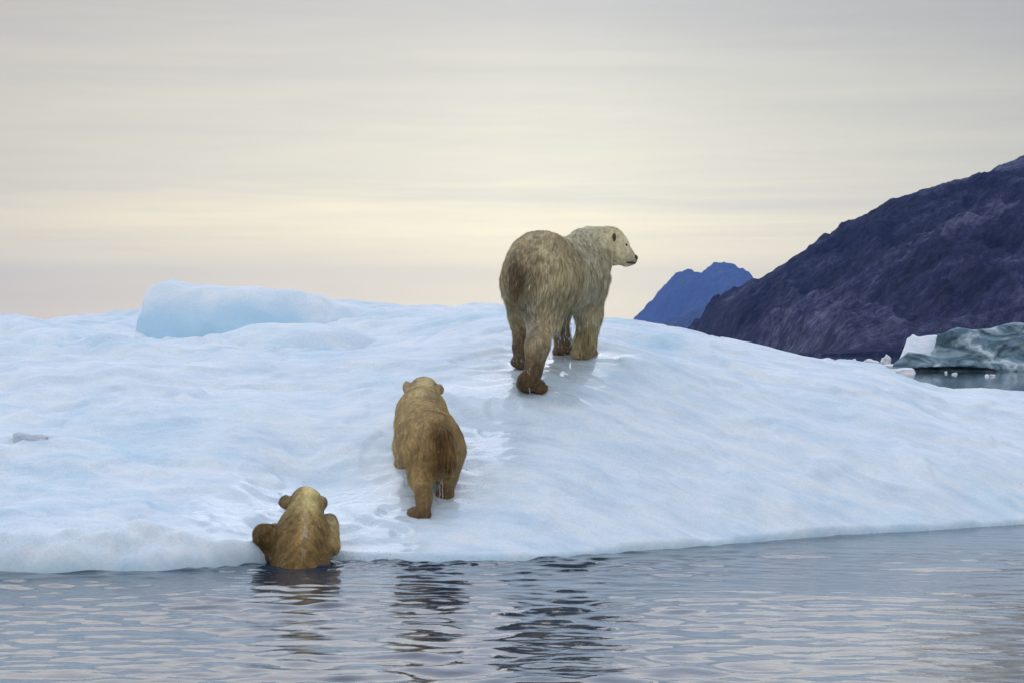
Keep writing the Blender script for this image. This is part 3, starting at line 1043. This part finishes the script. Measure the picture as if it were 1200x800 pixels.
    fur = mesh_obj('fur', VV, [quads, tris], M_FUR, cols=cf.reshape(-1, 3), normals=NN)
    to_local(fur, root)
    return root, V, N


def ball(name, c, r, mat, root, fwd=(0, 1, 0), label=None, squash=0.0):
    G, o = lattice(np.array(c) - max(r) * 1.6, np.array(c) + max(r) * 1.6, max(r) / 6)
    V, Fq = surface_nets(sd_ell(G, np.array(c), r, frame(fwd)), o, max(r) / 6)
    ob = mesh_obj(name, V, Fq, mat)
    to_local(ob, root)
    if label:
        ob['label'] = label
    return ob


def claws(root, toes):
    """toes: list of (tip base, direction)"""
    for c, d_ in toes:
        c, d_ = np.array(c), np.array(d_, float)
        d_ /= np.linalg.norm(d_)
        s = np.cross(d_, (0, 0, 1))
        s /= np.linalg.norm(s)
        up = np.cross(s, d_)
        rings = []
        for t, r, dz in ((0, .009, 0), (.5, .007, -.002), (1, .0015, -.012)):
            ctr = c + d_ * 0.035 * t + np.array([0, 0, dz])
            rings.append([ctr + r * (math.cos(a) * s + math.sin(a) * up) for a in np.linspace(0, 2 * math.pi, 7)[:-1]])
        V = np.array(rings).reshape(-1, 3)
        f = np.array([[i * 6 + j, i * 6 + (j + 1) % 6, (i + 1) * 6 + (j + 1) % 6, (i + 1) * 6 + j] for i in range(2) for j in range(6)])
        to_local(mesh_obj('claw', V, f, M_CLAW), root)


# ---------------------------------------------------------------- mother
th = R(28)
FW = np.array([math.sin(th), math.cos(th), 0.0])
RT = np.array([math.cos(th), -math.sin(th), 0.0])
GREY, TAN, CREAM, DARK, PALE = (0.80, 0.685, 0.445), (0.70, 0.56, 0.30), (0.97, 0.90, 0.60), (0.18, 0.115, 0.06), (0.86, 0.78, 0.57)  # CREAM also holds backlit rim brightness, PALE the side light on the flank
down, backc = np.array([0, 0, -1.0]), -FW
m = Bear()
m.E(at(633, 320, 17.05), (.252, .39, .335), FW + RT * .04, GREY, (backc + down * .8), .040, .22)
m.E(at(655, 321, 17.5), (.275, .52, .300), FW + (0, 0, .02), (0.84, 0.75, 0.53), (backc * .6 + down), .045, .22)
m.E(at(658, 333, 17.5), (.205, .42, .195), FW, PALE, (backc * .3 + down), .055, .14)
m.E(at(679, 316, 17.95), (.23, .30, .29), FW, PALE, (backc * .5 + down), .045, .20)
m.C(at(688, 300, 18.0), .20, at(707, 288, 18.1), .150, PALE, (-.8, 0, -.7), .035, .10)
m.C(at(690, 288, 18.0), .155, at(714, 283, 18.1), .108, CREAM, (-.9, 0, -.4), .026, .08)
# head turned to the right, in profile
m.E(at(719, 286, 18.10), (.10, .125, .118), (1, -.12, -.25), CREAM, (-1, 0, -.35), .012, .06)
m.C(at(722, 292, 18.05), .098, at(733, 299, 18.04), .066, CREAM, (-1, 0, -.3), .009, .05)
m.C(at(733, 298.5, 18.04), .064, at(741.5, 303.5, 18.02), .044, (.42, .36, .26), (-1, 0, -.2), .006, .04)
m.C(at(722, 303, 18.06), .060, at(737, 308, 18.02), .032, CREAM, (-1, 0, -.3), .012, .04)
m.E(at(731.5, 284.0, 18.03), (.036, .04, .034), (1, 0, -.5), CREAM, (-1, 0, 0), .006, .04)
# ears
m.E(at(718.3, 277, 17.945), (.042, .022, .062), (0.72, -.7, 0.0), CREAM, (-.2, 0, .6), .010, .015)
m.E(at(713, 272, 18.22), (.020, .036, .045), (0.55, -1, 0.0), CREAM, (-.2, 0, .6), .012, .025)
# right fore leg
m.C(at(688, 328, 17.83), .165, at(690, 366, 17.84), .112, PALE, down + backc * .3, .040, .10)
m.C(at(690, 366, 17.84), .105, at(686, 402, 17.86), .082, TAN, down + backc * .2, .065, .06)
m.C(at(684, 402, 17.86), .086, at(684, 413, 17.90), .082, TAN, down, .03, .05)
m.E(at(684, 414, 17.95), (.100, .155, .058), FW, (.30, .22, .12), FW + down * .3, .025, .05)
# left fore leg
m.C(at(668, 335, 18.15), .14, at(655, 374, 18.15), .085, GREY, down + backc * .3, .04, .10)
m.C(at(655, 374, 18.15), .082, at(661, 405, 18.18), .072, (.30, .23, .14), down, .035, .05)
m.E(at(662, 413, 18.22), (.090, .145, .055), FW, DARK, FW + down * .3, .025, .05)
# right hind leg, pushing off
m.C(at(641, 330, 16.92), .215, at(637, 371, 16.98), .132, GREY, down + backc * .3, .055, .16)
m.C(at(637, 371, 16.98), .128, at(630, 405, 16.80), .090, GREY, down, .030, .08)
m.C(at(630, 405, 16.80), .088, at(625, 436, 16.78), .072, (.27, .19, .11), down, .025, .05)
m.E(at(622, 451, 16.88), (.105, .155, .058), FW, DARK, FW + down * .4, .026, .05)
m.E(at(618, 446, 16.76), (.080, .075, .075), FW, DARK, down, .02, .04)
for s_ in (-.07, -.024, .024, .07):
    m.E(at(621, 455, 16.90) + RT * s_ + FW * .13, (.030, .045, .030), FW, DARK, FW, .012, .025)
m.E(at(630, 456, 16.84) + RT * .035, (.045, .06, .038), FW + RT * .6, DARK, FW, .012, .03)
# left hind leg, further forward
m.C(at(619, 334, 17.18), .185, at(613, 372, 17.38), .108, GREY, down + backc * .3, .045, .20)
m.C(at(613, 372, 17.38), .104, at(612, 408, 17.30), .072, (.33, .26, .16), down, .025, .06)
m.C(at(611, 408, 17.30), .073, at(612, 420, 17.34), .070, DARK, down, .02, .04)
m.E(at(614, 424, 17.45), (.095, .150, .055), FW, DARK, FW + down * .3, .02, .05)
# shoulder blade, hip bone, cheek
m.E(at(683, 300, 17.76), (.060, .13, .16), FW + down * .25, PALE, (backc * .5 + down), .045, .14)
m.E(at(650, 292, 16.92), (.075, .12, .11), FW, GREY, (backc * .5 + down), .040, .10)
m.E(at(723, 297, 17.99), (.035, .07, .06), (1, 0, -.3), CREAM, (-1, 0, -.3), .016, .05)
# tail
m.C(at(606, 316, 16.68), .06, at(602, 345, 16.66), .035, (.34, .255, .145), down, .05, .06)


def mother_tint(V, N, c):
    rel = (V - at(627, 320, 17.05))
    side = rel @ RT
    # side light put in as dun rump and paler flank, ochre streaks running down
    ax = V @ FW
    st_ = perlin(ax * 9, side * 9, V[:, 2] * 2.2) + 1.1 * perlin(ax * 34, side * 34, V[:, 2] * 5.5)
    c = c * (1 + 0.15 * st_)[:, None]
    och = np.clip(0.5 + perlin(V[:, 0] * 3.1, V[:, 1] * 3.1, V[:, 2] * 1.7), 0, 1)[:, None]
    c = c * (1 - 0.35 * och * 0.6) + c * np.array([1.08, 0.92, 0.70]) * 0.35 * och * 0.6
    dv = np.exp(-((V[:, 0] - at(606, 330, 17)[0]) / 0.13) ** 2) * sstep(17.0, 16.75, V[:, 1]) * sstep(1.65, 2.05, V[:, 2]) * sstep(2.45, 2.15, V[:, 2])
    c = c * (1 - 0.36 * dv)[:, None]
    # grey-white wet hair on the backs of the thighs
    pale = sstep(1.90, 1.78, V[:, 2]) * sstep(1.45, 1.62, V[:, 2]) * sstep(17.0, 16.8, V[:, 1]) * sstep(at(636, 0, 17)[0], at(622, 0, 17)[0], V[:, 0])
    return c * (1 - 0.6 * pale[:, None]) + np.array([.58, .54, .47]) * 0.6 * pale[:, None]


def mother_fold(V):
    # curved folds of loose hide between neck and shoulder
    a = at(700, 285, 18.05)
    r = np.linalg.norm((V - a) * np.array([1, .6, .8]), axis=1)
    w = np.exp(-((r - 0.26) / 0.13) ** 2)
    return 0.0035 * w * np.sin(r * 70 + 1.5 * perlin(V[:, 0] * 4, V[:, 1] * 4, V[:, 2] * 4))


bm, mV, mN = build_bear(m, at(640, 440, 17.2), 0.013, 150000, 21, 0.26, mother_tint, fold=mother_fold, groove=0.007, nlock=3200)
tag(bm, 'large adult polar bear with wet tan fur standing on the floe, head turned right', 'polar bear', 'family of polar bears')
ball('nose', at(743.5, 302.5, 18.01), (.030, .030, .032), M_NOSE, bm, (1, 0, -.4), 'black nose')
ball('mouth', at(739.5, 308.0, 17.985), (.030, .046, .010), M_NOSE, bm, (1, 0, -.08), 'dark lips')
ball('eye', at(734.0, 287.3, 18.0), (.012, .014, .014), M_EYE, bm)
ball('eye', at(732.5, 287.5, 18.11), (.012, .014, .014), M_EYE, bm)
ball('ear_hollow', at(719.9, 278, 17.928), (.020, .012, .036), M_EAR, bm, (0.72, -.7, 0.0), 'dark hollow of the ear')
claws(bm, [(at(684, 416, 17.95) + FW * .15 + RT * s, FW + down * .25) for s in (-.06, -.03, 0, .03, .06)])
claws(bm, [(at(660, 415, 18.22) + FW * .14 + RT * s, FW + down * .25) for s in (-.05, -.025, 0, .025, .05)])
claws(bm, [(at(622, 453, 16.88) + FW * .15 + RT * s, FW + down * .25) for s in (-.06, -.03, 0, .03, .06)])

# ---------------------------------------------------------------- cub climbing the slope
CB, CBL, CBD, CBH = (0.60, 0.425, 0.19), (0.86, 0.67, 0.36), (0.22, 0.13, 0.06), (0.95, 0.80, 0.46)
f2 = np.array([-.12, .93, .36])
f2 /= np.linalg.norm(f2)
bk2 = -f2
c2 = Bear()
c2.E(at(509, 525, 15.22), (.176, .25, .200), f2, CB, bk2 + down * .5, .024, .20)
c2.C(at(505, 519, 15.25), .168, at(494, 484, 15.95), .142, CBL, bk2 + down * .5, .026, .20)
c2.E(at(499, 511, 15.55), (.195, .36, .165), f2, CBL, bk2 + down * .5, .026, .20)
c2.C(at(494, 482, 15.95), .132, at(496, 458.5, 16.20), .086, CBH, bk2 + down * .3, .022, .20)
c2.E(at(496, 460.5, 16.22), (.082, .115, .086), (0.02, 1, -.1), CBH, bk2, .018, .14)
c2.C(at(496, 464, 16.28), .075, at(496, 473, 16.45), .042, CBH, (0, -1, 0), .008, .05)
c2.E(at(477.8, 454.0, 16.13), (.046, .022, .054), (-.45, 1, 0), (.48, .37, .23), (0, 0, 1), .012, .012)
c2.E(at(514.5, 456.5, 16.13), (.046, .022, .048), (.45, 1, 0), (.38, .28, .17), (0, 0, 1), .012, .012)
# fore legs
c2.C(at(477, 502, 15.88), .095, at(472.5, 524, 15.80), .070, CBL, down, .028, .08)
c2.C(at(472, 524, 15.80), .068, at(473, 540, 15.70), .054, CBL, down, .035, .05)
c2.E(at(472, 544, 15.74), (.062, .085, .036), (0, 1, .4), CBD, (0, 1, 0), .015, .04)
c2.C(at(511, 500, 15.98), .100, at(508, 520, 16.05), .070, CBL, down, .025, .08)
c2.C(at(508, 518, 16.05), .068, at(506, 526, 16.10), .056, CB, down, .02, .05)
# left hind leg, stretched back
c2.C(at(496, 535, 15.18), .135, at(493, 560, 15.08), .080, CB, down, .022, .09)
c2.C(at(493, 560, 15.08), .074, at(497, 584, 14.88), .056, CB, down, .018, .06)
c2.C(at(498, 580, 14.88), .058, at(496, 599, 14.87), .050, CBD, down, .016, .03)
c2.E(at(491, 602, 14.94), (.092, .115, .042), (-.25, 1, .3), CBD, (0, 1, -.2), .014, .04)
# right hind leg, tucked forward
c2.C(at(523, 533, 15.25), .122, at(525, 556, 15.30), .072, CB, down, .022, .09)
c2.C(at(525, 556, 15.30), .066, at(523, 574, 15.22), .052, (.28, .195, .105), down, .018, .05)
c2.E(at(520, 580, 15.27), (.078, .105, .040), (.1, 1, .3), CBD, (0, 1, -.2), .014, .04)
# tail
c2.C(at(521, 512, 15.00), .050, at(527, 540, 14.93), .040, (.36, .22, .085), down, .050, .06)


def cub2_hair(V):
    return np.stack([V[:, 0] * 30, V[:, 1] * 4.5, V[:, 2] * 6.5], 1)


def cub_tint(V, N, c):
    st_ = perlin(V[:, 0] * 9, V[:, 1] * 5, V[:, 2] * 5) + perlin(V[:, 0] * 42, V[:, 1] * 7, V[:, 2] * 7)
    c = c * (1 + 0.16 * st_)[:, None]
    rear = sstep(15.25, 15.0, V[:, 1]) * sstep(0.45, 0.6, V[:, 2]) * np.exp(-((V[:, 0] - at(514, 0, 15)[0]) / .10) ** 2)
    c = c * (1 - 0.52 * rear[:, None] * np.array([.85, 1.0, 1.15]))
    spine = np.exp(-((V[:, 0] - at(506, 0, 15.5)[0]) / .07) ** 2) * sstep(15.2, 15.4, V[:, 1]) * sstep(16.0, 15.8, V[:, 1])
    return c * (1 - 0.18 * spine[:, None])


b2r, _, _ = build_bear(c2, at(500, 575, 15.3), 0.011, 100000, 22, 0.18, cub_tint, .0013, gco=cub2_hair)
tag(b2r, 'brownish bear cub seen from behind, climbing the icy slope below the adult', 'polar bear', 'family of polar bears')
ball('nose', at(496, 475, 16.49), (.022, .018, .016), M_NOSE, b2r, label='black nose')
for s in (485, 507):
    ball('eye', at(s, 463, 16.31), (.010, .010, .010), M_EYE, b2r)
for s in (478.5, 514.0):
    ball('ear_hollow', at(s, 456, 16.162), (.022, .008, .028), M_EAR, b2r)
claws(b2r, [(at(472, 545, 15.74) + np.array([s, .08, .03]), (0, 1, .2)) for s in (-.04, -.02, 0, .02, .04)])
claws(b2r, [(at(492, 603, 14.94) + np.array([s - .03, .105, .03]), (-.2, 1, .2)) for s in (-.05, -.025, 0, .025, .05)])
claws(b2r, [(at(522, 581, 15.27) + np.array([s + .01, .10, .03]), (.1, 1, .2)) for s in (-.05, -.025, 0, .025, .05)])

# ---------------------------------------------------------------- cub hauling out of the water
OC, OCD, OCL = (0.46, 0.305, 0.115), (0.20, 0.125, 0.055), (0.95, 0.77, 0.38)
c1 = Bear()
dn = np.array([0, -.25, -1.0])
c1.E(at(352, 664, 14.18), (.200, .24, .270), (0, 1, .5), OC, dn, .022, .12)
c1.E(at(352, 690, 14.00), (.200, .22, .220), (0, 1, .3), OC, dn, .022, .12)
c1.E(at(353, 629, 14.30), (.185, .19, .165), (0, 1, .6), OC, dn + np.array([0, 0, 0.]), .024, .10)
c1.C(at(355, 616, 14.36), .145, at(358, 600, 14.46), .120, OCL, dn, .024, .08)
c1.E(at(358.5, 588, 14.50), (.108, .115, .108), (0.03, 1, 0), OCL, (0, -.5, -1), .014, .06)
c1.C(at(359, 592, 14.58), .075, at(360, 598, 14.74), .042, OCL, (0, -1, 0), .008, .05)
c1.E(at(335.5, 587.0, 14.46), (.052, .026, .048), (-.35, 1, 0), (.13, .085, .045), (-1, 0, .1), .012, .016)
c1.E(at(377.8, 588.5, 14.46), (.042, .022, .044), (.55, 1, 0), (.13, .085, .045), (1, 0, .1), .012, .012)
# left fore leg: elbow out, forearm on the ice
c1.C(at(336, 630, 14.32), .085, at(312, 627, 14.27), .068, OCD, (-.2, -.3, -1), .022, .035)
c1.C(at(311, 627, 14.27), .070, at(316, 652, 14.28), .052, OCD, dn, .020, .04)
c1.C(at(311, 628, 14.27), .070, at(322, 622, 14.60), .050, OC, (0, .5, -.5), .020, .05)
c1.E(at(323, 621, 14.68), (.060, .075, .035), (.1, 1, .2), OC, (0, 1, 0), .015, .04)
# right fore leg: paw reaching up on to the ice
c1.C(at(374, 634, 14.34), .075, at(387, 640, 14.28), .056, OC, dn, .022, .035)
c1.C(at(388, 638, 14.28), .058, at(390, 616, 14.42), .044, OCL, (0, -.2, -1), .020, .05)
c1.E(at(387.5, 609, 14.46), (.044, .070, .042), (-.25, 1, .35), (.50, .44, .34), (0, 0, -1), .022, .04)


def cub1_hair(V):
    # wet hair parts along the spine and sweeps down and outwards
    dx = np.abs(V[:, 0] - at(360, 0, 14.3)[0])
    return np.stack([(dx * 0.80 + V[:, 2] * 0.60) * 30, V[:, 1] * 7, (V[:, 2] * 0.8 - dx * 0.6) * 5 + 3 * np.sign(V[:, 0] - at(360, 0, 14.3)[0])], 1)


def cub1_tint(V, N, c):
    st_ = perlin(V[:, 0] * 13, V[:, 1] * 7, V[:, 2] * 3) + 1.6 * perlin(*(cub1_hair(V) * 1.35).T)
    c = c * (1 + 0.20 * st_)[:, None]
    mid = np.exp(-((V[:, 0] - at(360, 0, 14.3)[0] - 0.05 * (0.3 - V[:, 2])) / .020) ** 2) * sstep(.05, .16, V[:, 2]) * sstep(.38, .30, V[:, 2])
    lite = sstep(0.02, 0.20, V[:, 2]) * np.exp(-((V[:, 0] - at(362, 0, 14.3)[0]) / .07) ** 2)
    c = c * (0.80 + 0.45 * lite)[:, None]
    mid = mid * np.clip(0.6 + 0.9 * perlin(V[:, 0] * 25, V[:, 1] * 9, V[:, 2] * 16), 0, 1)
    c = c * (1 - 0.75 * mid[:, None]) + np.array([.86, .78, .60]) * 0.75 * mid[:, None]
    return c


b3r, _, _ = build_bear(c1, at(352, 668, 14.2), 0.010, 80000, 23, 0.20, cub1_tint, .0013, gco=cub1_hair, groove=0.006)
tag(b3r, 'bear cub half out of the water, pulling itself on to the ice edge', 'polar bear', 'family of polar bears')
ball('nose', at(360, 598, 14.785), (.022, .018, .016), M_NOSE, b3r, label='black nose')
for s in (350, 368):
    ball('eye', at(s, 587, 14.605), (.010, .010, .010), M_EYE, b3r)
for s in (333, 380):
    ball('ear_hollow', at(s, 588.0, 14.500), (.024, .010, .024), M_EAR, b3r)
claws(b3r, [(at(324, 618, 14.70) + np.array([s, .07, .01]), (.1, 1, .1)) for s in (-.04, -.02, 0, .02, .04)])
claws(b3r, [(at(388, 610, 14.46) + np.array([s - .01, .06, .02]), (-.2, 1, .2)) for s in (-.036, -.018, 0, .018, .036)])

# ================================================================== dripping water and spray
DV, DF = [], []


def drop(c, r, stretch=1.0, lean=(0, 0)):
    r *= 0.72
    k = 6
    base = sum(len(x) for x in DV)
    pts = [[c[0], c[1], c[2] + r * stretch]]
    for zf, rf in ((.5, .87), (-.2, .98), (-.75, .66)):
        for j in range(k):
            a = 2 * math.pi * j / k
            pts.append([c[0] + r * rf * math.cos(a) + lean[0] * zf, c[1] + r * rf * math.sin(a), c[2] + r * stretch * zf])
    pts.append([c[0], c[1], c[2] - r * stretch])
    DV.append(pts)
    for j in range(k):
        n = (j + 1) % k
        DF.append((base, base + 1 + j, base + 1 + n))
        DF.append((base + 19, base + 13 + n, base + 13 + j))
        for rw in (0, 1):
            p, q = base + 1 + rw * k, base + 1 + (rw + 1) * k
            DF.append((p + j, q + j, q + n))
            DF.append((p + j, q + n, p + n))


sp = random.Random(5)
for i in range(90):      # shaken off the climbing cub
    drop(at(sp.gauss(553, 10), sp.gauss(560, 22), sp.uniform(14.9, 15.3)), sp.uniform(.0016, .0040), sp.uniform(1, 1.8))
for i in range(30):
    drop(at(sp.gauss(512, 22), sp.gauss(565, 28), sp.uniform(14.75, 15.0)), sp.uniform(.0016, .0038), sp.uniform(1, 2.5))
for (u, v0, v1, D) in ((519, 555, 585, 15.1), (515, 562, 588, 15.05), (474, 552, 572, 15.3)):
    for k in range(9):
        drop(at(u + sp.gauss(0, .8), v0 + (v1 - v0) * k / 8, D), .0035, 6)
for i in range(60):      # running off the adult's belly and legs
    drop(at(sp.gauss(655, 14), sp.uniform(365, 425), sp.uniform(17.3, 17.8)), sp.uniform(.0018, .0038), sp.uniform(1.5, 6))
for (u, v0, v1, D) in ((656, 370, 400, 17.45), (663, 368, 398, 17.5), (677, 376, 418, 17.72), (669, 380, 402, 17.6), (620, 432, 459, 16.7), (652, 376, 394, 17.4)):
    for k in range(10):
        drop(at(u + sp.gauss(0, 1.2), v0 + (v1 - v0) * k / 9, D), .0034, 6)
for i in range(45):
    drop(at(sp.gauss(606, 9), sp.gauss(425, 18), sp.uniform(16.7, 17.0)), sp.uniform(.0018, .0036), sp.uniform(1, 3))
for i in range(120):      # splashed up by the swimming cub
    drop(at(sp.choice([sp.gauss(396, 20), sp.gauss(318, 22), sp.gauss(440, 40)]), 656 - abs(sp.gauss(0, 5)), sp.uniform(13.95, 14.2)), sp.uniform(.002, .005), 1.2)
drops = mesh_obj('water_drops', np.concatenate([np.array(x) for x in DV]), np.array(DF), M_DROP)
tag(drops, 'clear drops of water dripping and splashing from the three wet bears', 'water drops', None, 'stuff')

# ================================================================== haze
hz_m = bpy.data.materials.new('haze_air')
hz_m.use_nodes = True
ht = hz_m.node_tree
ht.nodes.clear()
pv = nn(ht, 'ShaderNodeVolumePrincipled')
pv.inputs['Color'].default_value = (0.22, 0.42, 1.0, 1)
pv.inputs['Density'].default_value = 7.0e-5
pv.inputs['Anisotropy'].default_value = 0.0
ho = nn(ht, 'ShaderNodeOutputMaterial')
lk(ht, pv.outputs[0], ho.inputs['Volume'])
hx, hy0, hy1, hz0, hz1 = 9000.0, -60.0, 14200.0, -4.2, 560.0
HVx = np.array([(x, y, z) for x in (-hx, hx) for y in (hy0, hy1) for z in (hz0, hz1)])
HF = np.array([(0, 1, 3, 2), (4, 6, 7, 5), (0, 4, 5, 1), (2, 3, 7, 6), (0, 2, 6, 4), (1, 5, 7, 3)])
haze = mesh_obj('haze', HVx, HF, hz_m, smooth=False)
tag(haze, 'thin blue air over the fjord that fades the far peak', 'haze', None, 'stuff')
